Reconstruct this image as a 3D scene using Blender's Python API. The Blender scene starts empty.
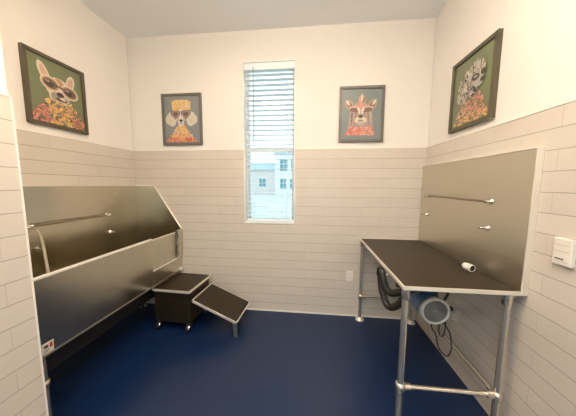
import bpy, bmesh, math, random
from mathutils import Vector, Matrix
R = math.radians
rnd = random.Random(7)
SC = bpy.context.scene
COL = SC.collection

# ------------------------------------------------------------------ materials
def mat(name, color, rough=.5, metal=0, coat=0, emit=None, emit_s=0, noise=0, nscale=30, bump=0, bscale=80,
        stretch=(1, 1, 1), spec=.5, aniso=0):
    m = bpy.data.materials.new(name); m.use_nodes = True
    nt = m.node_tree; b = nt.nodes['Principled BSDF']
    b.inputs['Base Color'].default_value = (*color, 1)
    b.inputs['Roughness'].default_value = rough
    b.inputs['Metallic'].default_value = metal
    b.inputs['Coat Weight'].default_value = coat
    b.inputs['Specular IOR Level'].default_value = spec
    if aniso:
        b.inputs['Anisotropic'].default_value = aniso
        cx = nt.nodes.new('ShaderNodeCombineXYZ'); cx.inputs[2].default_value = 1
        nt.links.new(cx.outputs[0], b.inputs['Tangent'])
    if emit:
        b.inputs['Emission Color'].default_value = (*emit, 1)
        b.inputs['Emission Strength'].default_value = emit_s
    if noise or bump:
        g = nt.nodes.new('ShaderNodeNewGeometry')
        mp = nt.nodes.new('ShaderNodeMapping'); mp.inputs['Scale'].default_value = stretch
        nt.links.new(g.outputs['Position'], mp.inputs['Vector'])
    if noise:
        n = nt.nodes.new('ShaderNodeTexNoise'); n.inputs['Scale'].default_value = nscale
        n.inputs['Detail'].default_value = 4
        nt.links.new(mp.outputs[0], n.inputs['Vector'])
        mx = nt.nodes.new('ShaderNodeMix'); mx.data_type = 'RGBA'
        mx.inputs[6].default_value = (*[c * (1 - noise) for c in color], 1)
        mx.inputs[7].default_value = (*[min(1, c * (1 + noise)) for c in color], 1)
        nt.links.new(n.outputs['Fac'], mx.inputs[0])
        nt.links.new(mx.outputs[2], b.inputs['Base Color'])
    if bump:
        n2 = nt.nodes.new('ShaderNodeTexNoise'); n2.inputs['Scale'].default_value = bscale
        nt.links.new(mp.outputs[0], n2.inputs['Vector'])
        bp = nt.nodes.new('ShaderNodeBump'); bp.inputs['Strength'].default_value = bump
        bp.inputs['Distance'].default_value = .002
        nt.links.new(n2.outputs['Fac'], bp.inputs['Height'])
        nt.links.new(bp.outputs[0], b.inputs['Normal'])
    return m

def tile_mat(name, axis, shift=0.0):
    """glossy long wall tile in running bond; axis = the world axis the rows run along"""
    m = bpy.data.materials.new(name); m.use_nodes = True
    nt = m.node_tree; b = nt.nodes['Principled BSDF']
    g = nt.nodes.new('ShaderNodeNewGeometry')
    s = nt.nodes.new('ShaderNodeSeparateXYZ'); nt.links.new(g.outputs['Position'], s.inputs[0])
    c = nt.nodes.new('ShaderNodeCombineXYZ')
    ad = nt.nodes.new('ShaderNodeMath'); ad.operation = 'ADD'; ad.inputs[1].default_value = 8.0 + shift
    nt.links.new(s.outputs[axis], ad.inputs[0])
    nt.links.new(ad.outputs[0], c.inputs[0]); nt.links.new(s.outputs[2], c.inputs[1])
    br = nt.nodes.new('ShaderNodeTexBrick')
    br.offset = .5; br.offset_frequency = 2; br.squash = 1
    br.inputs['Scale'].default_value = 1
    br.inputs['Mortar Size'].default_value = .0016
    br.inputs['Mortar Smooth'].default_value = .25
    br.inputs['Brick Width'].default_value = .407
    br.inputs['Row Height'].default_value = .1049
    br.inputs['Bias'].default_value = 0
    br.inputs['Color1'].default_value = (*TILE, 1)
    br.inputs['Color2'].default_value = (*[k * .955 for k in TILE], 1)
    br.inputs['Mortar'].default_value = (*[k * .80 for k in TILE], 1)
    nt.links.new(c.outputs[0], br.inputs['Vector'])
    # the level joints are a touch wider and darker than the upright ones
    dv = nt.nodes.new('ShaderNodeMath'); dv.operation = 'DIVIDE'; dv.inputs[1].default_value = .1049
    nt.links.new(s.outputs[2], dv.inputs[0])
    fr = nt.nodes.new('ShaderNodeMath'); fr.operation = 'PINGPONG'; fr.inputs[1].default_value = .5
    nt.links.new(dv.outputs[0], fr.inputs[0])
    lt = nt.nodes.new('ShaderNodeMath'); lt.operation = 'LESS_THAN'; lt.inputs[1].default_value = .022
    nt.links.new(fr.outputs[0], lt.inputs[0])
    mx = nt.nodes.new('ShaderNodeMix'); mx.data_type = 'RGBA'; mx.inputs[7].default_value = (*[k * .60 for k in TILE], 1)
    nt.links.new(lt.outputs[0], mx.inputs[0]); nt.links.new(br.outputs['Color'], mx.inputs[6])
    nt.links.new(mx.outputs[2], b.inputs['Base Color'])
    b.inputs['Roughness'].default_value = .16
    b.inputs['Specular IOR Level'].default_value = .45
    n = nt.nodes.new('ShaderNodeTexNoise'); n.inputs['Scale'].default_value = 9
    nt.links.new(c.outputs[0], n.inputs['Vector'])
    mu = nt.nodes.new('ShaderNodeMath'); mu.operation = 'MULTIPLY_ADD'
    mu.inputs[1].default_value = -1; nt.links.new(br.outputs['Fac'], mu.inputs[0])
    m2 = nt.nodes.new('ShaderNodeMath'); m2.operation = 'MULTIPLY'; m2.inputs[1].default_value = .5
    nt.links.new(n.outputs['Fac'], m2.inputs[0]); nt.links.new(m2.outputs[0], mu.inputs[2])
    bp = nt.nodes.new('ShaderNodeBump'); bp.inputs['Strength'].default_value = .5
    bp.inputs['Distance'].default_value = .0015
    nt.links.new(mu.outputs[0], bp.inputs['Height']); nt.links.new(bp.outputs[0], b.inputs['Normal'])
    return m

TILE = (.64, .585, .515)
M = {}
M['tile_x'] = tile_mat('tile_rows_along_x', 0)
M['tile_y'] = tile_mat('tile_rows_along_y', 1, .12)
M['paint'] = mat('cream_wall_paint', (.80, .775, .73), .75, noise=.015, nscale=6, bump=.08, bscale=120)
M['ceil'] = mat('ceiling_paint', (.88, .90, .93), .9, bump=.1, bscale=140)
M['floor'] = mat('navy_epoxy_floor', (.005, .018, .064), .31, noise=.22, nscale=55, bump=.05, bscale=60, spec=.50)
M['white'] = mat('white_plastic', (.80, .76, .70), .35)
M['whitetrim'] = mat('white_trim', (.82, .78, .72), .45)
M['vinyl'] = mat('white_vinyl', (.85, .87, .88), .4)
M['blind'] = mat('white_blind_slat', (.82, .91, .95), .45)
M['steel'] = mat('brushed_steel', (.64, .59, .48), .20, 1, aniso=.5, noise=.07, nscale=40, bump=.10, bscale=60, stretch=(1, 1, 22))
M['steel_dark'] = mat('dark_brown_metal', (.042, .029, .018), .32, .45, noise=.06, nscale=40)
M['steel2'] = mat('brushed_steel_panel', (.66, .62, .52), .28, 1, aniso=.6, noise=.05, nscale=30, bump=.10, bscale=60, stretch=(1, 1, 22))
M['bright'] = mat('polished_steel_edge', (.88, .84, .76), .36, .55)
M['pipe'] = mat('galvanised_pipe', (.80, .74, .64), .25, .9, noise=.05, nscale=25)
M['chrome'] = mat('chrome', (.80, .77, .72), .12, 1)
M['rod'] = mat('dull_steel_rod', (.34, .29, .22), .35, 1)
M['mat'] = mat('dark_rubber_mat', (.026, .0165, .0075), .44, noise=.15, nscale=120, bump=.25, bscale=300, spec=.32)
M['dark'] = mat('dark_rubber', (.014, .013, .012), .45)
M['hose'] = mat('black_ribbed_hose', (.014, .011, .009), .55)
M['grey_hose'] = mat('pale_grey_hose', (.34, .30, .23), .35)
M['blue'] = mat('blue_painted_metal', (.022, .115, .30), .32, coat=.3)
M['grille'] = mat('silver_grille', (.56, .56, .53), .45, .35)
M['mesh'] = mat('grey_grille_wire', (.27, .27, .26), .45, .3)
M['hole'] = mat('dark_grille_backing', (.05, .052, .055), .7)
M['frame'] = mat('dark_olive_frame', (.085, .072, .042), .42, noise=.1, nscale=40)
M['frame2'] = mat('dark_grey_frame', (.135, .122, .108), .42, noise=.1, nscale=40)
M['ink'] = mat('dark_print', (.03, .028, .025), .6)
M['red'] = mat('red_print', (.45, .05, .04), .6)
M['wood'] = mat('door_paint', (.62, .55, .46), .5)
# glass that lets the daylight straight through and keeps a faint reflection
def glass_mat():
    m = bpy.data.materials.new('window_glass'); m.use_nodes = True
    nt = m.node_tree; nt.nodes.remove(nt.nodes['Principled BSDF'])
    out = nt.nodes['Material Output']
    t = nt.nodes.new('ShaderNodeBsdfTransparent'); t.inputs[0].default_value = (.93, .97, .98, 1)
    gl = nt.nodes.new('ShaderNodeBsdfGlossy'); gl.inputs['Roughness'].default_value = .02
    fr = nt.nodes.new('ShaderNodeFresnel'); fr.inputs[0].default_value = 1.45
    mx = nt.nodes.new('ShaderNodeMixShader')
    nt.links.new(fr.outputs[0], mx.inputs[0]); nt.links.new(t.outputs[0], mx.inputs[1])
    nt.links.new(gl.outputs[0], mx.inputs[2]); nt.links.new(mx.outputs[0], out.inputs[0])
    return m
M['glass'] = glass_mat()

# ------------------------------------------------------------------ mesh builder
class MB:
    def __init__(s): s.v = []; s.f = []; s.m = []; s.sm = []
    def add(s, vs, fs, m=0, smooth=False):
        o = len(s.v); s.v += [tuple(v) for v in vs]
        for f in fs:
            s.f.append([i + o for i in f]); s.m.append(m); s.sm.append(smooth)
        return s
    def box(s, x0, x1, y0, y1, z0, z1, m=0, bev=0):
        if bev:
            bm = bmesh.new(); bmesh.ops.create_cube(bm, size=1)
            for v in bm.verts:
                v.co = Vector((x0 + (v.co.x + .5) * (x1 - x0), y0 + (v.co.y + .5) * (y1 - y0), z0 + (v.co.z + .5) * (z1 - z0)))
            bmesh.ops.bevel(bm, geom=list(bm.edges), offset=bev, segments=2, affect='EDGES', profile=.5)
            bm.verts.index_update()
            s.add([v.co[:] for v in bm.verts], [[v.index for v in f.verts] for f in bm.faces], m)
            bm.free(); return s
        vs = [(x, y, z) for x in (x0, x1) for y in (y0, y1) for z in (z0, z1)]
        return s.add(vs, [(0, 1, 3, 2), (4, 6, 7, 5), (0, 4, 5, 1), (2, 3, 7, 6), (0, 2, 6, 4), (1, 5, 7, 3)], m)
    def prism(s, pts, ext, m=0):
        """closed polygon of 3-D points pushed along ext"""
        n = len(pts); e = Vector(ext); P = [Vector(p) for p in pts]
        vs = P + [p + e for p in P]
        fs = [list(range(n))[::-1], list(range(n, 2 * n))] + [(i, (i + 1) % n, n + (i + 1) % n, n + i) for i in range(n)]
        return s.add(vs, fs, m)
    def tube(s, pts, r, seg=12, m=0, closed=False, rib=0):
        P = [Vector(p) for p in pts]; n = len(P); vs = []; fs = []; up = None
        for i, p in enumerate(P):
            a = P[(i - 1) % n] if (closed or i > 0) else p
            b = P[(i + 1) % n] if (closed or i < n - 1) else p
            t = (b - a).normalized()
            if up is None:
                up = Vector((0, 0, 1)) if abs(t.z) < .9 else Vector((1, 0, 0))
            u = (up - t * up.dot(t)).normalized(); w = t.cross(u); up = u
            rr = r[i] if isinstance(r, (list, tuple)) else r
            if rib and i % 2: rr *= 1 - rib
            for k in range(seg):
                a_ = 2 * math.pi * k / seg
                vs.append(p + (u * math.cos(a_) + w * math.sin(a_)) * rr)
        for i in range(n if closed else n - 1):
            j = (i + 1) % n
            for k in range(seg):
                l = (k + 1) % seg
                fs.append((i * seg + k, i * seg + l, j * seg + l, j * seg + k))
        s.add(vs, fs, m, True)
        if not closed:
            s.add(vs[:seg], [list(range(seg))[::-1]], m); s.add(vs[-seg:], [list(range(seg))], m)
        return s
    def cyl(s, a, b, r, r2=None, seg=24, m=0):
        return s.tube([a, b], [r, r if r2 is None else r2], seg, m)
    def lathe(s, o, ax, prof, seg=32, m=0, smooth=True):
        """prof: (radius, height along ax)"""
        o = Vector(o); ax = Vector(ax).normalized()
        u = ax.orthogonal().normalized(); w = ax.cross(u); n = len(prof); vs = []; fs = []
        for r, h in prof:
            for k in range(seg):
                a = 2 * math.pi * k / seg
                vs.append(o + ax * h + (u * math.cos(a) + w * math.sin(a)) * max(r, 1e-5))
        for i in range(n - 1):
            for k in range(seg):
                l = (k + 1) % seg
                fs.append((i * seg + k, i * seg + l, (i + 1) * seg + l, (i + 1) * seg + k))
        return s.add(vs, fs, m, smooth)
    def torus(s, o, ax, rad, r, seg=32, m=0):
        o = Vector(o); ax = Vector(ax).normalized(); u = ax.orthogonal().normalized(); w = ax.cross(u)
        return s.tube([o + (u * math.cos(2 * math.pi * k / seg) + w * math.sin(2 * math.pi * k / seg)) * rad for k in range(seg)], r, 8, m, True)

def spline(pts, n=10):
    P = [Vector(p) for p in pts]; P = [P[0] * 2 - P[1]] + P + [P[-1] * 2 - P[-2]]; out = []
    for i in range(1, len(P) - 2):
        a, b, c, d = P[i - 1:i + 3]
        for k in range(n):
            t = k / n
            out.append(.5 * (2 * b + (c - a) * t + (2 * a - 5 * b + 4 * c - d) * t * t + (3 * b - a - 3 * c + d) * t ** 3))
    out.append(P[-2]); return out

def world(o):
    v = Vector(o.location)
    while o.parent: o = o.parent; v += Vector(o.location)
    return v
def obj(name, mb, mats, parent=None, local=False, base=False):
    """ONE mesh object; vertices are given in world coordinates unless local"""
    if not isinstance(mats, (list, tuple)): mats = [mats]
    me = bpy.data.meshes.new(name)
    vs = [Vector(v) for v in mb.v]
    lo = Vector([min(v[i] for v in vs) for i in range(3)]); hi = Vector([max(v[i] for v in vs) for i in range(3)])
    if local: off = Vector((0, 0, 0)); loc = Vector((0, 0, 0))
    else:
        off = Vector(((lo.x + hi.x) / 2, (lo.y + hi.y) / 2, lo.z if parent is None else (lo.z + hi.z) / 2))
        loc = off - (world(parent) if parent else Vector((0, 0, 0)))
    me.from_pydata([v - off for v in vs], [], mb.f)
    for m in mats: me.materials.append(M[m] if isinstance(m, str) else m)
    for i, p in enumerate(me.polygons):
        p.material_index = mb.m[i]; p.use_smooth = mb.sm[i]
    me.validate(); me.update()
    bm = bmesh.new(); bm.from_mesh(me); bmesh.ops.recalc_face_normals(bm, faces=bm.faces); bm.to_mesh(me); bm.free()
    o = bpy.data.objects.new(name, me); COL.objects.link(o)
    o.location = loc
    if parent: o.parent = parent
    return o
def thing(name, loc, label, cat, group=None, rz=0):
    o = bpy.data.objects.new(name, None); COL.objects.link(o); o.location = loc; o.rotation_euler = (0, 0, rz)
    o.empty_display_size = .1
    return tag(o, label, cat, group)
def tag(o, label, cat, group=None):
    o['label'] = label; o['category'] = cat
    if group: o['group'] = group
    return o
def struct(name, mb, mats, parent=None):
    o = obj(name, mb, mats, parent)
    if parent is None: o['kind'] = 'structure'
    return o

# ------------------------------------------------------------------ room
D, XL, XR, ZC, ZT = 2.52, -2.102, 1.186, 3.14, 1.888
XN, YN, YB = -1.362, .933, -1.55
P = .008                      # the tile stands this much proud of the painted wall
struct('floor', MB().box(XL - .15, XR + .15, YB - .15, D + .15, -.12, 0), 'floor')
struct('ceiling', MB().box(XL - .15, XR + .15, YB - .15, D + .15, ZC, ZC + .12), 'ceil')
WX0, WX1, WZ0, WZ1 = -.757, -.190, 1.06, 2.818
mb = MB()
for a, b in ((XL - .15, WX0), (WX1, XR + .15)):
    mb.box(a, b, D, D + .15, 0, ZT, 0); mb.box(a, b, D + P, D + .15, ZT, ZC, 1)
mb.box(WX0, WX1, D, D + .15, 0, WZ0, 0); mb.box(WX0, WX1, D + P, D + .15, WZ1, ZC, 1)
struct('wall_back', mb, ['tile_x', 'paint'])
mb = MB(); mb.box(XL - .15, XL, YN, D, 0, ZT, 0); mb.box(XL - .15, XL - P, YN, D, ZT, ZC, 1)
struct('wall_left', mb, ['tile_y', 'paint'])
mb = MB(); mb.box(XR, XR + .15, YB, D, 0, ZT, 0); mb.box(XR + P, XR + .15, YB, D, ZT, ZC, 1)
struct('wall_right', mb, ['tile_y', 'paint'])
mb = MB(); mb.box(XL - .15, XN, YB, YN, 0, ZT, 0); mb.box(XL - .15, XN - P, YB, YN - P, ZT, ZC, 1)
struct('wall_near_left', mb, ['tile_y', 'paint'])
DX0, DX1, DZT = -.95, .75, 2.35
mb = MB(); mb.box(XN, DX0, YB - .15, YB, 0, ZC); mb.box(DX1, XR, YB - .15, YB, 0, ZC); mb.box(DX0, DX1, YB - .15, YB, DZT, ZC)
struct('wall_rear', mb, ['paint'])
# white edge strips of the tile
mb = MB(); mb.box(XN - .008, XN + .002, YN - .006, YN + .002, 0, ZT + .004)
struct('trim_1', mb, 'whitetrim')
mb = MB(); mb.box(XN - P, XN + .003, YB, YN - .010, ZT, ZT + .006); struct('trim_2', mb, 'whitetrim')
struct('trim_3', MB().box(XL - P, XL + .003, YN, D, ZT, ZT + .005), 'whitetrim')
struct('trim_4', MB().box(XR - .003, XR + P, YB, D, ZT, ZT + .005), 'whitetrim')
mb = MB(); mb.box(XL, WX0, D - .003, D + P, ZT, ZT + .005); mb.box(WX1, XR, D - .003, D + P, ZT, ZT + .005)
struct('trim_5', mb, 'whitetrim')
struct('baseboard_back', MB().box(XL, XR, D - .007, D, 0, .016), 'whitetrim')
struct('baseboard_right', MB().box(XR - .006, XR, YB, D - .007, 0, .010), 'tile_y')
# unseen glazed double door, invented to let in cool daylight behind the camera
for i, (a, b, hx_) in enumerate(((DX0, -.10, -.16), (-.10, DX1, -.04))):
    mb = MB(); st_ = .09
    mb.box(a + .004, a + st_, YB - .09, YB - .05, .005, DZT); mb.box(b - st_, b - .004, YB - .09, YB - .05, .005, DZT)
    mb.box(a + st_, b - st_, YB - .09, YB - .05, .005, .20); mb.box(a + st_, b - st_, YB - .09, YB - .05, DZT - .11, DZT)
    d = struct('door_%d' % (i + 1), mb, 'wood')
    obj('glass_pane', MB().box(a + st_ - .01, b - st_ + .01, YB - .073, YB - .067, .19, DZT - .10), 'glass', d)
    mb = MB(); mb.cyl((hx_, YB - .05, 1.0), (hx_, YB - .005, 1.0), .012); mb.cyl((hx_, YB - .012, .92), (hx_, YB - .012, 1.2), .011)
    obj('door_handle', mb, 'chrome', d)

# window
w = struct('window_1', MB().box(WX0, WX1, D + .13, D + .15, WZ0, WZ0 + .02), 'vinyl')
mb = MB(); y0, y1 = D + .085, D + .145
mb.box(WX0, WX0 + .035, y0, y1, WZ0, WZ1); mb.box(WX1 - .035, WX1, y0, y1, WZ0, WZ1)
mb.box(WX0 + .035, WX1 - .035, y0, y1, WZ0, WZ0 + .045); mb.box(WX0 + .035, WX1 - .035, y0, y1, WZ1 - .045, WZ1)
mb.box(WX0 + .035, WX1 - .035, y0 + .01, y1 - .01, 1.88, 1.925)
obj('window_frame', mb, 'vinyl', w)
obj('glass_pane', MB().box(WX0 + .03, WX1 - .03, D + .115, D + .119, WZ0 + .04, WZ1 - .04), 'glass', w)
mb = MB(); mb.box(WX0 - .004, WX0 + .006, D - .006, y0, WZ0, WZ1); mb.box(WX1 - .006, WX1 + .004, D - .006, y0, WZ0, WZ1)
mb.box(WX0, WX1, D, y0, WZ1 - .006, WZ1 + .004)
obj('window_return', mb, 'vinyl', w)
obj('window_sill', MB().box(WX0 - .004, WX1 + .004, D - .012, y0, WZ0 - .004, WZ0 + .014, bev=.003), 'vinyl', w)

# blind inside the window opening
bl = thing('window_blind', ((WX0 + WX1) / 2, D + .045, WZ0 + .014),
           'white horizontal slat blind hanging open in the tall narrow window', 'blind')
bx0, bx1 = WX0 + .014, WX1 - .014
obj('headrail', MB().box(bx0 - .005, bx1 + .005, D + .008, D + .078, WZ1 - .082, WZ1 - .008, bev=.004), 'blind', bl)
zs = []; z = WZ1 - .125
while z > WZ0 + .07: zs.append(z); z -= .0535
first = None
for i, z in enumerate(zs):
    if first is None:
        first = obj('slat', MB().box(bx0, bx1, D + .012, D + .072, z, z + .004, bev=.0015), 'blind', bl); z_first = z
    else:
        c = first.copy(); COL.objects.link(c); c.parent = bl
        c.location = Vector(first.location) - Vector((0, 0, z_first - z))
obj('bottom_rail', MB().box(bx0, bx1, D + .015, D + .070, WZ0 + .018, WZ0 + .045, bev=.004), 'blind', bl)
for x in (bx0 + .075, bx1 - .075):
    mb = MB()
    for y in (D + .0105, D + .0735): mb.cyl((x, y, WZ0 + .04), (x, y, WZ1 - .08), .0018, seg=6)
    obj('ladder_cord', mb, 'blind', bl)
mb = MB(); mb.cyl((-.648, D + .004, 2.00), (-.648, D + .004, WZ1 - .06), .0045, seg=8)
mb.cyl((-.648, D + .004, 2.00), (-.648, D + .004, 2.06), .007, seg=8)
mb.box(-.652, -.644, D + .003, D + .012, WZ1 - .064, WZ1 - .056)
obj('tilt_wand', mb, mat('clear_wand', (.25, .33, .36), .3), bl)

# ------------------------------------------------------------------ outside
GM = mat('pale_concrete_ground', (.66, .60, .51), .9, noise=.08, nscale=.6)
g = obj('ground', MB().box(-60, 40, -40, 90, -.35, -.30), GM); g['kind'] = 'structure'
BW = mat('pale_stucco', (.74, .68, .63), .85); BW2 = mat('white_stucco', (.80, .80, .80), .85)
BT = mat('teal_window_glass', (.13, .30, .33), .25); BR = mat('blue_grey_roof', (.46, .55, .62), .8)
def building(x0, x1, y0, y1, h, wins, wall, label, roof_h, pitched):
    t = thing('apartment_building', ((x0 + x1) / 2, (y0 + y1) / 2, -.3), label, 'building')
    obj('facade', MB().box(x0, x1, y0, y1, -.3, h), wall, t)
    if pitched:
        mb = MB().prism([(x0 - .1, y0 - .5, h), (x0 - .1, y1 + .5, h), (x0 - .1, (y0 + y1) / 2, h + roof_h)], (x1 - x0 + .2, 0, 0))
    else:
        mb = MB().box(x0 - .1, x1 + .1, y0 - .3, y1 + .3, h, h + roof_h)
    obj('roof', mb, BR, t)
    for (cx, cz, w_, h_) in wins:
        mb = MB(); mb.box(cx - w_ / 2, cx + w_ / 2, y0 - .06, y0, cz - h_ / 2, cz + h_ / 2)
        f = obj('window', mb, BW2, t)
        a = .12; mb = MB()
        for sx in (-1, 1):
            mb.box(cx + (0.04 if sx > 0 else -w_ / 2 + a), cx + (w_ / 2 - a if sx > 0 else -.04), y0 - .08, y0 - .06, cz - h_ / 2 + a, cz + h_ / 2 - a)
        obj('pane', mb, BT, f)
    return t
building(-26, -6.75, 42, 52, 4.2, [(-9.2, 1.9, 1.5, 1.7), (-12.6, 1.9, 1.5, 1.7), (-16, 1.9, 1.5, 1.7)], BW,
         'low pale apartment block with blue grey roof, left half of the window view', 1.9, True)
building(-6.5, 8, 40, 50, 6.9, [(-5.0, 1.7, 1.3, 2.0), (-3.3, 1.7, 1.3, 2.0), (-4.9, 4.9, 1.6, 2.2), (-3.1, 4.9, 1.3, 2.2), (0, 1.7, 1.5, 2), (0, 4.9, 1.5, 2.2), (4, 1.7, 1.5, 2), (4, 4.9, 1.5, 2.2)], BW2,
         'taller white apartment block with teal windows, right half of the window view', .4, False)

# ------------------------------------------------------------------ dog wash tub
XF, XW, YT0, YT1 = -1.525, XL, 1.03, D - .012     # front plane, wall plane, near end, far end
ZR, ZB, ZTOP = .967, .487, 1.480
tub = thing('dog_wash_tub', ((XF + XW) / 2, (YT0 + YT1) / 2, 0),
            'long stainless steel dog washing tub with tall splash panels in the left alcove', 'tub')
mb = MB(); mb.box(XW + .004, XW + .030, YT0, YT1 - .026, ZB, ZTOP, bev=.003)
bs = obj('backsplash', mb, 'steel', tub)
mb = MB()
pts = [(XW + .004, ZTOP), (-1.848, ZTOP), (XF - .004, ZR + .008), (XF - .040, ZB), (XW + .004, ZB)]
mb.prism([(x, YT1 - .026, z) for x, z in pts], (0, .026, 0))
es = obj('end_splash', mb, 'steel', tub)
mb = MB(); mb.tube([(XW + .02, YT1 - .014, ZTOP + .002), (-1.848, YT1 - .014, ZTOP + .002), (XF - .006, YT1 - .014, ZR + .010)], .009, 8)
obj('splash_edge', mb, 'bright', es)
mb = MB(); mb.prism([(x, YT0, z) for x, z in pts], (0, .02, 0)); obj('near_end_panel', mb, 'steel', tub)
mb = MB(); mb.box(XW + .030, XF - .062, YT0 + .02, YT1 - .026, ZB + .01, ZB + .05); obj('basin_floor', mb, 'steel', tub)
mb = MB(); mb.box(XW + .004, XF - .13, YT0 + .10, YT1 - .03, ZB - .19, ZB + .01, bev=.01); obj('added_shade_pan', mb, 'dark', tub)  # dark pan added to stand in for deep shade under the tub
# front: long fixed panel, then the door bay
YD0, YD1 = 2.005, 2.405
def lean(mb):
    mb.v = [(x + (z - ZR) * .055, y, z) for x, y, z in mb.v]; return mb
mb = MB(); mb.box(XF - .022, XF, YT0, YD0, ZB, ZR - .008, bev=.003)
mb.box(XF - .022, XF, YD0, YT1, ZB, .640, bev=.003)          # sill below the door
fp = obj('front_panel', lean(mb), 'steel', tub)
mb = MB(); mb.tube([(XF - .012, YT0, ZR - .004), (XF - .012, YD0 - .02, ZR - .004), (XF - .012, YD0, ZR - .018)], .0125, 10)
obj('front_rim', mb, 'bright', tub)
mb = MB(); mb.box(XF - .02, XF + .004, YT0, YT1, ZB - .010, ZB + .002, bev=.002)
obj('bottom_flange', lean(mb), 'steel2', tub)
mb = MB(); mb.box(XF - .034, XF - .016, YD0 + .003, YD1 - .006, .645, ZR - .018, bev=.003)
door = obj('door', lean(mb), 'steel2', tub)
mb = MB(); mb.cyl((XF - .025, YD0 + .01, ZR - .018), (XF - .025, YD1 - .012, ZR - .018), .008, seg=10); obj('door_rim', mb, 'bright', door)
mb = MB(); mb.box(XF - .012, XF + .004, YD0, YD1, .636, .648, bev=.002); obj('door_sill', lean(mb), 'bright', tub)
mb = MB(); mb.box(XF - .03, XF + .004, YD1 + .018, YT1, .640, ZR + .004, bev=.003); obj('door_post', lean(mb), 'steel2', tub)
mb = MB()
for z in (.70, .81, .90):
    mb.cyl((XF + .006, YD1 + .006, z - .022), (XF + .006, YD1 + .006, z + .022), .008, seg=10)
mb.cyl((XF + .006, YD1 + .006, .67), (XF + .006, YD1 + .006, .935), .0045, seg=8)
mb.cyl((XF + .012, YD1 - .035, .815), (XF + .012, YD1 + .05, .815), .007, seg=10)
mb.box(XF - .016, XF + .006, YD1 - .02, YD1 + .03, .80, .83)
obj('door_latch', lean(mb), 'chrome', tub)
mb = MB(); mb.box(XF, XF + .02, YT1 - .055, YT1 - .015, ZB - .012, ZB + .022, bev=.004); obj('corner_bracket', lean(mb), 'whitetrim', tub)
# label at the near lower corner
mb = MB(); mb.box(XF, XF + .0012, 1.068, 1.128, .494, .562, 0)
mb.box(XF + .0012, XF + .0016, 1.076, 1.098, .530, .548, 1)
for k in range(3): mb.box(XF + .0012, XF + .0016, 1.074, 1.102, .503 + k * .008, .506 + k * .008, 1)
mb.box(XF + .0012, XF + .0016, 1.106, 1.121, .522, .553, 2)
s = obj('label_sticker', lean(mb), ['white', 'ink', 'red'], fp); s['label'] = 'small white sticker with dark and red print'
# legs with collars, on flange feet
for (x, y) in ((XF - .05, YT0 + .045), (XF - .145, YT1 - .07), (XW + .06, YT0 + .045), (XW + .06, YT1 - .07)):
    mb = MB(); mb.cyl((x, y, .012), (x, y, ZB + .012), .021, seg=16)
    lg = obj('leg', mb, 'pipe', tub)
    obj('collar', MB().lathe((x, y, .285), (0, 0, 1), [(.021, 0), (.029, .003), (.029, .037), (.021, .04)], 16), 'pipe', lg)
    obj('foot', MB().lathe((x, y, 0), (0, 0, 1), [(0, 0), (.045, 0), (.045, .006), (.027, .012), (.025, .03), (.021, .032)], 20), 'pipe', lg)
def tether(xw, sgn, ya, yb, z, hooks, parent, r, offd=.034):
    """a bar on stand-off brackets along a splash panel, and eye bolts"""
    mb = MB(); mb.cyl((xw + sgn * offd, ya, z), (xw + sgn * offd, yb, z), r, seg=10)
    b = obj('tether_bar', mb, 'rod', parent)
    for y in (ya, yb):
        mb = MB(); mb.lathe((xw, y, z), (sgn, 0, 0), [(0, 0), (.020, 0), (.020, .005), (.010, .009), (.009, offd + .004), (.014, offd + .009), (.010, offd + .013), (0, offd + .014)], 16)
        mb.torus((xw + sgn * (offd + .012), y - .03, z), (.3, .0, 1), .016, .0045, 16)
        obj('bracket', mb, 'chrome', b)
    for (y, zz) in hooks:
        mb = MB(); mb.lathe((xw, y, zz), (sgn, 0, 0), [(0, 0), (.020, 0), (.020, .005), (.008, .009), (.008, .024)], 16)
        mb.torus((xw + sgn * .036, y, zz), (0, .35, 1), .016, .0045, 18)
        obj('eye_bolt', mb, 'chrome', parent)
tether(XW + .030, 1, 1.43, 2.075, 1.188, [(2.10, 1.005), (1.47, 1.005)], bs, .0095)
mb = MB()
mb.tube(spline([(-2.056, 1.435, 1.175), (-1.99, 1.42, 1.165), (-1.90, 1.375, 1.125), (-1.79, 1.305, 1.06), (-1.70, 1.245, .99), (-1.655, 1.215, .92), (-1.64, 1.20, .78), (-1.66, 1.22, .62), (-1.72, 1.30, .555)], 8), .0085, 10)
h = obj('shower_hose', mb, 'grey_hose', tub); h['label'] = 'pale grey curved hose'

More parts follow.
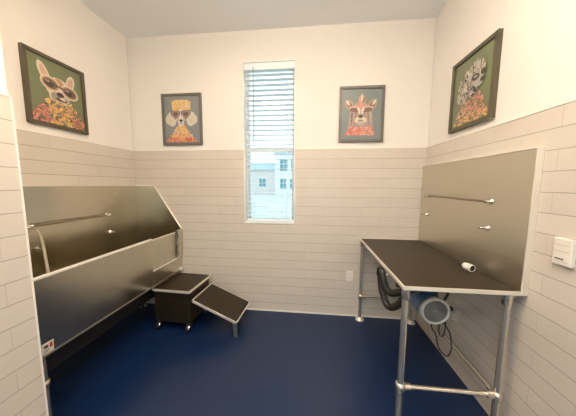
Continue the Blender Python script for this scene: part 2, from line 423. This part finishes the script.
# ------------------------------------------------------------------ rolling steps with ramp
RZ = R(-3)
st = thing('pet_steps', (-1.385, 2.245, 0), 'rolling stainless pet steps with dark mats at the far end of the tub', 'pet steps', rz=RZ)
hx, hy, zp = .205, .215, .445
mb = MB(); mb.box(-hx + .015, hx - .012, -hy + .015, hy - .015, .092, zp - .02, bev=.003)
body = obj('body', mb, 'steel_dark', st, local=True)
mb = MB(); mb.box(-hx + .016, hx - .013, -hy + .010, -hy + .0152, .102, .315, bev=.002); obj('lower_panel', mb, 'steel_dark', body, local=True)
mb = MB(); mb.box(-hx + .016, hx - .013, -hy + .010, -hy + .0152, .325, zp - .025, bev=.002); obj('upper_panel', mb, 'steel_dark', body, local=True)
def tray(parent, cx, cy, hx, hy, z0, t, mtx=None):
    """metal rim with rounded corners and a mat inside"""
    def rr(hx, hy, r, z):
        o = []
        for (sx, sy, a0) in ((1, 1, 0), (-1, 1, 90), (-1, -1, 180), (1, -1, 270)):
            for k in range(5):
                a = R(a0 + k * 22.5); o.append(Vector((cx + sx * (hx - r) + r * math.cos(a), cy + sy * (hy - r) + r * math.sin(a), z)))
        return o
    def ring(mb, hx, hy, z0, z1, wd):
        a, b, c, d = rr(hx, hy, .02, z0), rr(hx, hy, .02, z1), rr(hx - wd, hy - wd, .014, z1), rr(hx - wd, hy - wd, .014, z0)
        n = len(a); vs = a + b + c + d; fs = []
        for k in range(4):
            for i in range(n):
                j = (i + 1) % n; A = k * n; B = ((k + 1) % 4) * n
                fs.append((A + i, A + j, B + j, B + i))
        mb.add(vs, fs)
    m1 = MB(); ring(m1, hx, hy, z0, z0 + t, .009)
    m2 = MB(); m2.prism(rr(hx - .009, hy - .009, .014, z0 + .002), (0, 0, t - .005))
    if mtx:
        for m_ in (m1, m2): m_.v = [tuple(mtx @ Vector(v)) for v in m_.v]
    return m1, m2
m1, m2 = tray(st, .006, 0, hx + .006, hy + .01, zp - .022, .022)
tp = obj('platform', m1, 'bright', st, local=True); obj('platform_mat', m2, 'mat', tp, local=True)
# sloping ramp hinged on the right of the box
L = math.hypot(.47, .19); ang = math.atan2(.19, .47)
mtx = Matrix.Translation((.225, 0, .350)) @ Matrix.Rotation(ang, 4, 'Y')
m1, m2 = tray(st, L / 2, 0, L / 2, .203, -.022, .022, mtx)
rp = obj('ramp', m1, 'bright', st, local=True); obj('ramp_mat', m2, 'mat', rp, local=True)
mb = MB(); mb.box(hx - .013, .235, -.19, .19, .315, .338); obj('ramp_hinge', mb, 'steel_dark', st, local=True)
mb = MB(); mb.prism([(.640, -.198, .164), (.692, -.198, .150), (.690, -.198, 0), (.662, -.198, 0)], (0, .012, 0)); mb.box(.662, .690, -.198, -.170, 0, .006)
obj('ramp_leg', mb, 'steel2', st, local=True)
mb = MB(); mb.prism([(.56, .12, .195), (.60, .12, .18), (.595, .12, 0), (.579, .12, 0)], (0, .012, 0))
obj('ramp_leg', mb, 'steel', st, local=True)
for (x, y) in ((-.165, -.175), (.165, -.175), (-.165, .165), (.165, .165)):
    mb = MB(); mb.lathe((x - .013, y - .016, .044), (1, 0, 0), [(0, 0), (.032, 0), (.044, .005), (.044, .021), (.032, .026), (0, .026)], 20)
    ws = obj('caster', mb, 'dark', st, local=True)
    mb = MB(); mb.box(x - .020, x - .015, y - .026, y + .020, .036, .092); mb.box(x + .015, x + .020, y - .026, y + .020, .036, .092)
    mb.box(x - .020, x + .020, y - .026, y + .020, .086, .096)
    mb.lathe((x - .019, y - .016, .044), (1, 0, 0), [(0, -.004), (.018, -.003), (.023, 0), (.023, .038), (.018, .041), (0, .042)], 16)
    obj('caster_fork', mb, 'chrome', ws, local=True)

# ------------------------------------------------------------------ grooming table
TX0, TX1, TY0, TY1, TZ = .535, XR, 1.300, 2.492, .920
tb = thing('grooming_table', ((TX0 + TX1) / 2, (TY0 + TY1) / 2, 0),
           'stainless grooming table on pipe legs with tall backsplash against the right wall', 'table')
mb = MB(); mb.box(TX0, TX1 - .032, TY0, TY1, TZ - .020, TZ - .004, bev=.003)
mb.box(TX0, TX0 + .010, TY0, TY1, TZ - .004, TZ + .002); mb.box(TX0 + .010, TX1 - .032, TY0, TY0 + .012, TZ - .004, TZ + .002)
mb.box(TX0 + .010, TX1 - .032, TY1 - .010, TY1, TZ - .004, TZ + .002)
top = obj('tabletop', mb, 'bright', tb)
obj('table_mat', MB().box(TX0 + .011, TX1 - .034, TY0 + .013, TY1 - .011, TZ - .004, TZ), 'mat', tb)
mb = MB(); mb.box(TX1 - .032, TX1 - .001, TY0 + .012, TY1 + .02, TZ - .020, 1.695, bev=.004)
sp = obj('backsplash', mb, 'steel2', tb)
mb = MB(); mb.box(TX1 - .034, TX1 - .001, TY0 + .004, TY0 + .012, TZ - .020, 1.697, bev=.002); mb.box(TX1 - .034, TX1 - .001, TY0 + .012, TY1 + .02, 1.695, 1.699)
obj('splash_edge', mb, 'bright', sp)
tether(TX1 - .032, -1, 1.575, 2.335, 1.400, [(1.585, 1.224), (2.37, 1.213)], sp, .0075, .028)
LX = (.560, 1.105); LY = (1.328, 2.462); ZL = .275
for x in LX:
    for y in LY:
        mb = MB(); mb.cyl((x, y, .01), (x, y, TZ - .020), .0180, seg=20); lg = obj('leg', mb, 'pipe', tb)
        obj('collar', MB().lathe((x, y, ZL - .03), (0, 0, 1), [(.0175, 0), (.0265, .004), (.0265, .050), (.0175, .054)], 20), 'pipe', lg)
        obj('socket', MB().lathe((x, y, TZ - .085), (0, 0, 1), [(.0175, 0), (.0235, .003), (.0235, .065)], 20), 'pipe', lg)
        obj('foot', MB().lathe((x, y, 0), (0, 0, 1), [(0, 0), (.047, 0), (.047, .006), (.028, .012), (.027, .03), (.0175, .033)], 20), 'bright', lg)
for a, b in (((LX[0], LY[0]), (LX[1], LY[0])), ((LX[0], LY[1]), (LX[1], LY[1])), ((LX[1], LY[0]), (LX[1], LY[1]))):
    A = Vector((*a, ZL)); B = Vector((*b, ZL)); t = (B - A).normalized()
    mb = MB(); mb.cyl(A + t * .02, B - t * .02, .0135, seg=14)
    rl = obj('rail', mb, 'pipe', tb)
    obj('coupling', MB().cyl(A + t * .025, A + t * .058, .021, seg=14), 'pipe', rl)
    obj('coupling', MB().cyl(B - t * .058, B - t * .025, .021, seg=14), 'pipe', rl)

# nozzle on the table
nz = thing('dryer_nozzle', (1.075, 1.60, TZ), 'small white nozzle with a black mouth lying on the grooming table', 'nozzle')
ax = Vector((.035, -.145, 0)).normalized(); o = Vector((1.070, 1.650, TZ + .0255))
obj('barrel', MB().lathe(o, ax, [(.016, 0), (.0235, .010), (.0255, .025), (.0255, .060), (.0235, .066), (.0195, .066), (.019, .03), (0, .03)], 24), 'white', nz)
obj('mouth', MB().lathe(o, ax, [(0, .032), (.0185, .032), (.0192, .0655), (.0165, .0665), (.015, .045), (0, .045)], 20), 'dark', nz)
obj('tail', MB().lathe(o, ax, [(0, -.035), (.008, -.035), (.011, -.010), (.0155, .002), (.0155, .010), (0, .010)], 20), 'dark', nz)

# dryer slung under the table
DX, DZ, DY0, DY1, DR = .805, .695, 1.455, 1.86, .087
dr = thing('dog_dryer', (DX, (DY0 + DY1) / 2, DZ - DR), 'round blue dog dryer with silver grille slung under the grooming table', 'dryer')
obj('housing', MB().lathe((DX, DY0 + .03, DZ), (0, 1, 0), [(0, 0), (DR - .004, 0), (DR - .002, .02), (DR - .002, .30), (DR - .02, .345), (.05, .37), (0, .372)], 40), 'blue', dr)
gr = obj('grille_ring', MB().lathe((DX, DY0, DZ), (0, 1, 0), [(DR - .014, .004), (DR - .010, 0), (DR - .003, 0), (DR + .002, .006), (DR + .002, .032), (DR - .004, .034)], 40), 'grille', dr)
obj('grille_back', MB().lathe((DX, DY0 + .022, DZ), (0, 1, 0), [(0, 0), (DR - .004, 0), (DR - .004, .006)], 40), 'hole', gr)
mb = MB()
for k in range(1, 8): mb.torus((DX, DY0 + .006, DZ), (0, 1, 0), .0100 * k, .0026, 36)
for k in range(8):
    a = math.pi * k / 8; c_, s_ = math.cos(a), math.sin(a)
    mb.cyl((DX - c_ * (DR - .01), DY0 + .009, DZ - s_ * (DR - .01)), (DX + c_ * (DR - .01), DY0 + .009, DZ + s_ * (DR - .01)), .002, seg=6)
mb.lathe((DX, DY0 + .004, DZ), (0, -1, 0), [(.012, -.004), (.012, .002), (0, .003)], 16)
obj('grille', mb, 'mesh', gr)
for y in (DY0 + .10, DY0 + .30):
    mb = MB()
    mb.box(DX - .06, DX + .06, y, y + .03, DZ + DR - .022, DZ + DR + .004); mb.box(DX - .06, DX - .054, y, y + .03, DZ + DR, TZ - .020)
    mb.box(DX + .054, DX + .06, y, y + .03, DZ + DR, TZ - .020); mb.box(DX - .06, DX + .06, y, y + .03, TZ - .034, TZ - .0205)
    obj('mounting_bracket', mb, 'dark', dr)
mb = MB(); mb.tube([(DX + .065, DY0 + .04, DZ + .06), (DX + .078, DY0 + .03, DZ + .105), (DX + .085, DY0 + .04, TZ - .03)], .008, 8)
obj('strap', mb, 'dark', dr)
mb = MB(); mb.lathe((DX - .03, DY1 - .03, DZ), (-.8, 0, .2), [(.030, .0), (.030, .07), (.026, .075), (0, .075)], 20); obj('outlet_port', mb, 'dark', dr)
# ribbed hose: from the port to the table's left edge, hung in loops on a hook
hp = [(.700, 1.80, .715), (.66, 1.62, .79), (.615, 1.47, .800), (.580, 1.46, .735), (.548, 1.500, .685), (.525, 1.535, .690), (.510, 1.585, .75), (.505, 1.625, .84),
      (.500, 1.622, .893), (.498, 1.585, .900), (.505, 1.555, .85), (.518, 1.535, .80), (.540, 1.500, .785), (.575, 1.455, .815), (.62, 1.42, .845), (.66, 1.46, .855)]
hs = obj('air_hose', MB().tube(spline(hp, 12), .0240, 12, 0, rib=.14), 'hose', dr); hs['label'] = 'black ribbed hose hung in loops'
mb = MB(); mb.tube([(.56, 1.60, .899), (.54, 1.60, .868), (.475, 1.60, .866), (.466, 1.60, .885)], .005, 8); obj('hose_hook', mb, 'chrome', tb)
# cord and plug
OX, OY, OZ = XR, 1.87, .455
mb = MB()
mb.tube(spline([(DX + .005, DY0 + .05, DZ - DR + .004), (DX + .008, DY0 + .05, DZ - DR - .05), (.85, 1.52, .50), (.91, 1.58, .36), (.98, 1.60, .29), (1.03, 1.64, .32), (1.04, 1.69, .41),
                (.98, 1.68, .50), (.93, 1.62, .54), (.90, 1.58, .50), (.96, 1.66, .40), (1.03, 1.74, .36), (1.09, 1.83, .40), (1.11, 1.885, .465), (1.125, 1.90, .487)], 8), .0045, 8)
cd = obj('power_cord', mb, 'dark', dr)
mb = MB(); mb.box(OX - .060, OX - .0085, OY + .015, OY + .045, .472, .502, bev=.006); obj('plug', mb, 'dark', cd)

# ------------------------------------------------------------------ plates and the control box
def plate(name, axis, c, label, cat, toggle=False):
    t = thing(name, c, label, cat, 'white wall outlets')
    def tr(mb):
        out = []
        for (u, w_, z) in mb.v:            # u along the wall, w out of the wall
            out.append((c[0] + u, c[1] - w_, c[2] + z) if axis == 'x' else (c[0] - w_, c[1] + u, c[2] + z))
        mb.v = out; return mb
    obj('cover_plate', tr(MB().box(-.037, .037, 0, .006, -.058, .058, bev=.003)), 'white', t)
    mb = MB()
    mb.box(-.020, .020, .006, .008, -.036, .036, bev=.001)
    f = obj('receptacle', tr(mb), 'white', t)
    for zz in (-.02, .02):
        mb = MB()
        mb.box(-.009, .009, .0075, .0082, zz - .008, zz + .008, 1)
        for uu in (-.007, .007): mb.box(uu - .0014, uu + .0014, .0075, .0084, zz - .006, zz + .006)
        mb.box(-.002, .002, .0075, .0084, zz - .0075, zz - .0065)
        obj('slots', tr(mb), ['ink', 'white'], f)
    return t
plate('wall_outlet', 'x', (.443, D, .478), 'white outlet plate low on the back wall left of the table leg', 'outlet')
plate('wall_outlet', 'y', (XR, OY, OZ), 'white outlet plate under the table with a black plug in it', 'outlet')
cb = thing('wall_mounted_control_box', (XR, 1.155, 1.13), 'white wall control box on the right tiled wall beside the backsplash', 'control box')
obj('housing', MB().box(XR - .022, XR, 1.108, 1.190, 1.130, 1.260, bev=.006), 'white', cb)
mb = MB()
mb.box(XR - .0228, XR - .022, 1.138, 1.176, 1.158, 1.164); obj('marking', mb, 'ink', cb)
gap = mat('cover_line_grey', (.45, .42, .38), .6)  # grey for the thin lines on the cover
for z in (1.148, 1.196, 1.226): obj('cover_seam', MB().box(XR - .0232, XR - .022, 1.120, 1.180, z, z + .002), gap, cb)

# ------------------------------------------------------------------ pictures
def cm(name, c): return mat('print_' + name, c, .35, coat=.15)
PC = {k: cm(k, v) for k, v in dict(
    olive=(.155, .18, .095), bluegrey=(.21, .225, .235), teal=(.17, .205, .205), cream=(.62, .54, .42), pink=(.55, .35, .28), white=(.62, .58, .52),
    grey=(.30, .27, .23), dark=(.045, .035, .030), brown=(.14, .085, .055), orange=(.68, .36, .09), yellow=(.72, .50, .20), rose=(.52, .15, .13),
    red=(.48, .08, .06), tan=(.42, .27, .17), salmon=(.60, .24, .20), silver=(.42, .40, .36), lilac=(.36, .25, .26)).items()}
class Art:
    """flat shapes of a print, u across (0..1), v up (0..1.2)"""
    def __init__(s, bg): s.items = []; s.poly([(0, 0), (1, 0), (1, 1.2), (0, 1.2)], bg)
    def poly(s, pts, c): s.items.append((pts, c))
    def ell(s, x, y, rx, ry, c, rot=0, n=20, y_pow=1):
        a = R(rot); P_ = []
        for k in range(n):
            t = 2 * math.pi * k / n; px, py = rx * math.cos(t), ry * math.sin(t)
            P_.append((x + px * math.cos(a) - py * math.sin(a), y + px * math.sin(a) + py * math.cos(a)))
        s.poly(P_, c)
    def heart(s, x, y, r, c):
        P_ = []
        for k in range(24):
            t = 2 * math.pi * k / 24
            P_.append((x + r * math.sin(t) ** 3, y + r * (13 * math.cos(t) - 5 * math.cos(2 * t) - 2 * math.cos(3 * t) - math.cos(4 * t)) / 16))
        s.poly(P_, c)
    def ruffle(s, inside, cols, n, r, box):
        k = 0
        while k < n:
            x, y = rnd.uniform(box[0], box[2]), rnd.uniform(box[1], box[3])
            if not inside(x, y): continue
            c = cols(x, y); rr = r * rnd.uniform(.7, 1.2); a = rnd.uniform(0, 180)
            s.ell(x, y, rr, rr * .6, c, a, 9); s.ell(x + rr * .15, y + rr * .1, rr * .6, rr * .3, rnd.choice(['yellow', 'pink', c]) if c != 'rose' else rnd.choice(['salmon', 'rose', 'pink']), a, 7)
            k += 1
def picture(art, o, U, N, w, h, fw, label, fmat, depth=.028):
    o, U, N = Vector(o), Vector(U), Vector(N); V = Vector((0, 0, 1))
    q = lambda u, v, n: o + U * u + V * v + N * n
    t = thing('framed_picture', q(w / 2, 0, 0), label, 'picture', 'framed dog portraits')
    mb = MB()
    def bar(u0, u1, v0, v1):
        mb.prism([q(u0, v0, 0), q(u1, v0, 0), q(u1, v1, 0), q(u0, v1, 0)], N * depth)
    bar(0, fw, 0, h); bar(w - fw, w, 0, h); bar(fw, w - fw, 0, fw); bar(fw, w - fw, h - fw, h)
    obj('frame', mb, fmat, t)
    mb = MB(); used = []
    iw, ih = w - 2 * fw, h - 2 * fw; n0 = depth * .55
    mb.prism([q(fw, fw, 0), q(w - fw, fw, 0), q(w - fw, h - fw, 0), q(fw, h - fw, 0)], N * (n0 - .0005))
    used.append(art.items[0][1])
    for i, (pts, c) in enumerate(art.items):
        if c not in used: used.append(c)
        pts = [(min(max(a, 0.0), 1), min(max(b, 0.0), 1.2)) for a, b in pts]
        P_ = [q(fw + a * iw, fw + b / 1.2 * ih, n0 + i * .000012) for a, b in pts]
        mb.add(P_, [list(range(len(P_)))], used.index(c))
    obj('print', mb, [PC[c] for c in used], t)

# small pale dog with upright ears, round glasses and an orange and rose ruffle
A = Art('olive')
A.ell(.27, .93, .085, .20, 'cream', 22); A.ell(.28, .92, .05, .15, 'pink', 22)
A.ell(.76, .90, .085, .17, 'cream', -16); A.ell(.755, .89, .05, .12, 'pink', -16)
A.ell(.53, .70, .25, .22, 'cream'); A.ell(.53, .83, .09, .08, 'tan'); A.ell(.52, .54, .19, .13, 'white')
A.ruffle(lambda x, y: abs(x - .52) < .20 + (.50 - y) * .75 and y < .48, lambda x, y: rnd.choice(['rose', 'rose', 'salmon', 'brown']) if abs(x - .52) > .22 and y < .32 else rnd.choice(['orange', 'yellow', 'orange', 'tan', 'brown']), 260, .036, (0, .01, 1, .48))
A.ell(.51, .57, .19, .12, 'white'); A.ell(.44, .55, .09, .08, 'grey', 20); A.ell(.62, .57, .09, .07, 'silver', -20); A.ell(.53, .60, .07, .05, 'dark'); A.ell(.55, .51, .11, .045, 'brown'); A.ell(.57, .53, .06, .025, 'white', -15)
for x, y in ((.36, .76), (.72, .70)):
    A.ell(x, y, .18, .135, 'cream', -12); A.ell(x, y, .155, .110, 'tan', -12); A.ell(x, y, .125, .085, 'brown', -12); A.ell(x - .02, y - .01, .08, .045, 'dark', -12); A.ell(x - .05, y + .03, .04, .02, 'grey', -12)
A.poly([(.48, .74), (.60, .71), (.60, .75), (.48, .78)], 'brown')
picture(A, (XL - P, 1.516, 1.957), (0, 1, 0), (1, 0, 0), .450, .548, .026, 'dog portrait with round sunglasses and orange ruffle on the left wall above the tub', 'frame')
# poodle with a curly yellow hat, heart glasses and an orange scarf
A = Art('bluegrey')
A.poly([(.24, .84), (.74, .84), (.76, 1.04), (.66, 1.10), (.32, 1.10), (.22, 1.04)], 'yellow')
A.ruffle(lambda x, y: True, lambda x, y: rnd.choice(['yellow', 'yellow', 'orange', 'cream']), 90, .042, (.25, .85, .73, 1.07))
A.poly([(.38, .46), (.58, .46), (.70, .26), (.92, .03), (.04, .03), (.26, .26)], 'orange')
A.ruffle(lambda x, y: abs(x - .48) < .10 + (.46 - y) * .72, lambda x, y: rnd.choice(['red', 'salmon', 'red']) if y < .15 else rnd.choice(['orange', 'yellow', 'cream', 'cream']) if y > .25 else rnd.choice(['orange', 'salmon', 'yellow', 'cream']), 150, .034, (.05, .03, .92, .46))
for sx in (-1, 1):
    for (x, y, r_) in ((.28, .68, .11), (.32, .60, .13), (.26, .54, .11), (.22, .62, .10)): A.ell(.49 + sx * x, y, r_, r_ * 1.05, 'white')
    A.ell(.49 + sx * .30, .57, .06, .07, 'cream')
A.ell(.48, .70, .15, .17, 'white'); A.ell(.48, .55, .095, .12, 'white')
for sx in (-1, 1): A.heart(.475 + sx * .145, .73, .140, 'brown'); A.heart(.475 + sx * .145, .735, .115, 'lilac'); A.heart(.475 + sx * .145, .735, .08, 'brown')
A.ell(.48, .57, .05, .035, 'dark'); A.ell(.48, .50, .05, .018, 'grey'); A.ell(.40, .62, .012, .06, 'grey'); A.ell(.56, .62, .012, .06, 'grey')
picture(A, (-1.712, D + P, 1.950), (1, 0, 0), (0, -1, 0), .470, .565, .024, 'poodle portrait with yellow curly hat and heart glasses left of the window', 'frame2')
# small terrier with tied up hair, pink glasses and a red ruffled collar
A = Art('teal')
for sx in (-1, 1):
    A.ell(.48 + sx * .29, .83, .10, .13, 'tan', -sx * 35); A.ell(.48 + sx * .29, .83, .055, .09, 'brown', -sx * 35); A.ell(.48 + sx * .33, .88, .03, .08, 'cream', -sx * 35)
A.ell(.5, .93, .10, .12, 'tan'); A.ell(.5, .97, .03, .11, 'cream'); A.ell(.46, .92, .02, .09, 'salmon', 20); A.ell(.54, .92, .02, .09, 'brown', -20)
A.ell(.48, .66, .27, .23, 'lilac'); A.ell(.48, .62, .23, .2, 'tan'); A.ell(.48, .80, .15, .08, 'tan')
A.poly([(.20, .62), (.76, .62), (.80, .26), (.16, .26)], 'lilac')
for k in range(70):
    x = rnd.uniform(.20, .76); A.poly([(x - .010, .64), (x + .010, .64), (x + (x - .48) * .15, .27)], rnd.choice(['tan', 'brown', 'lilac', 'silver', 'grey']))
A.poly([(.20, .30), (.76, .30), (.88, .10), (.08, .10)], 'rose')
A.ruffle(lambda x, y: abs(x - .48) < .27 + (.29 - y) * .55, lambda x, y: rnd.choice(['red', 'rose', 'salmon', 'pink']), 120, .030, (.08, .09, .88, .29))
A.ell(.48, .46, .18, .11, 'tan'); A.ell(.42, .47, .09, .06, 'cream', 25); A.ell(.55, .47, .09, .06, 'cream', -25); A.ell(.48, .40, .10, .05, 'silver')
A.poly([(.18, .79), (.78, .79), (.76, .72), (.56, .68), (.48, .72), (.42, .68), (.20, .72)], 'pink')
for sx in (-1, 1): A.ell(.48 + sx * .16, .70, .12, .055, 'brown', sx * 8); A.poly([(.48 + sx * .02, .76), (.48 + sx * .10, .74), (.48 + sx * .015, .56)], 'white')
A.ell(.48, .78, .04, .10, 'salmon'); A.ell(.48, .55, .06, .045, 'dark'); A.ell(.48, .455, .07, .016, 'brown')
picture(A, (.281, D + P, 1.958), (1, 0, 0), (0, -1, 0), .456, .562, .026, 'small terrier portrait with pink glasses and red collar right of the window', 'frame2')
# curly silver dog facing right with a pink and orange ruffle
A = Art('olive')
A.ruffle(lambda x, y: abs(x - .52) < .22 + (.50 - y) * .5, lambda x, y: rnd.choice(['orange', 'yellow', 'salmon', 'tan']) if y < .16 else rnd.choice(['salmon', 'rose', 'pink', 'pink', 'brown']), 270, .030, (.03, .03, .97, .50))
A.ell(.46, .68, .30, .25, 'dark', 20); A.ell(.62, .80, .22, .17, 'grey'); A.ell(.30, .58, .15, .20, 'grey', 10)
for k in range(230):
    a = rnd.uniform(0, 6.283); r_ = math.sqrt(rnd.random()); x, y = .48 + .35 * r_ * math.cos(a), .72 + .28 * r_ * math.sin(a) + (.12 * r_ * math.cos(a))
    A.ell(x, y, .042, .011, rnd.choice(['silver', 'white', 'grey', 'silver', 'dark', 'cream']), rnd.uniform(40, 150), 8)
A.ell(.70, .66, .13, .09, 'silver', -12); A.ell(.79, .66, .05, .04, 'dark'); A.ell(.62, .76, .10, .06, 'dark', -8); A.ell(.80, .78, .06, .05, 'dark', -8); A.ell(.62, .77, .05, .025, 'grey', -8)
picture(A, (XR + P, 2.135, 1.945), (0, -1, 0), (-1, 0, 0), .470, .548, .028, 'curly silver dog portrait with pink ruffle on the right wall above the table', 'frame')

# ------------------------------------------------------------------ ceiling lights, all out of view and invented to light the room
def emis(name, c, s):
    m = bpy.data.materials.new(name); m.use_nodes = True; nt = m.node_tree; nt.nodes.remove(nt.nodes['Principled BSDF'])
    e = nt.nodes.new('ShaderNodeEmission'); e.inputs[0].default_value = (*c, 1); e.inputs[1].default_value = s
    nt.links.new(e.outputs[0], nt.nodes['Material Output'].inputs[0]); return m
LAMP = emis('warm_lamp_diffuser', (1, .775, .555), 44); COOL = emis('cool_fill_diffuser', (.84, .95, 1), 36)
for x, y, em, lb in ((-.72, .88, LAMP, 'invented warm round ceiling light, out of view near the tub alcove'), (.30, .62, LAMP, 'invented warm round ceiling light, out of view near the grooming table'),
                     (-.15, -.70, COOL, 'added cool white round fill light, out of view behind the camera')):  # cool one added as fill in place of daylight from behind
    t = thing('unseen_ceiling_light', (x, y, ZC - .205), lb, 'ceiling light', 'invented ceiling lights')
    obj('fixture_frame', MB().lathe((x, y, ZC), (0, 0, -1), [(0, 0), (.075, 0), (.075, .016), (.065, .022), (.014, .024), (.014, .13), (0, .13)], 32), 'white', t)
    obj('diffuser', MB().lathe((x, y, ZC - .11), (0, 0, -1), [(.015, 0), (.185, .004), (.195, .02), (.185, .055), (.14, .08), (.08, .092), (0, .095)], 40), em, t)

wd = bpy.data.worlds.new('World'); SC.world = wd; wd.use_nodes = True
nt = wd.node_tree; bg = nt.nodes['Background']
tc = nt.nodes.new('ShaderNodeTexCoord'); sx = nt.nodes.new('ShaderNodeSeparateXYZ'); nt.links.new(tc.outputs['Generated'], sx.inputs[0])
cr = nt.nodes.new('ShaderNodeValToRGB'); cr.color_ramp.elements[0].color = (.82, .96, 1, 1); cr.color_ramp.elements[0].position = .0
cr.color_ramp.elements[1].color = (.60, .82, 1, 1); cr.color_ramp.elements[1].position = .6
nt.links.new(sx.outputs[2], cr.inputs[0]); nt.links.new(cr.outputs[0], bg.inputs[0]); bg.inputs[1].default_value = 1.6
# ------------------------------------------------------------------ camera
r_ = Vector((0.99464515, 0.10322729, 0.00501519)); u_ = Vector((-0.01552416, 0.10125447, 0.99473943)); f_ = Vector((-0.10217645, 0.98949061, -0.10231478))
cam = bpy.data.cameras.new('camera'); co = bpy.data.objects.new('camera', cam); COL.objects.link(co)
mw = Matrix.Identity(4)
for i in range(3): mw[i][0] = r_[i]; mw[i][1] = u_[i]; mw[i][2] = -f_[i]
mw[2][3] = 1.5; co.matrix_world = mw
cam.sensor_fit = 'HORIZONTAL'; cam.sensor_width = 36; cam.lens = 225.16 / 576 * 36; cam.clip_start = .02; cam.clip_end = 300
SC.camera = co
vs = SC.view_settings; vs.view_transform = 'Standard'; vs.look = 'None'; vs.gamma = 1; vs.exposure = .45; vs.use_curve_mapping = False
SC.cycles.max_bounces = 10; SC.cycles.diffuse_bounces = 6; SC.cycles.glossy_bounces = 6; SC.cycles.transparent_max_bounces = 12
SC.cycles.use_denoising = True; SC.cycles.sample_clamp_indirect = 8
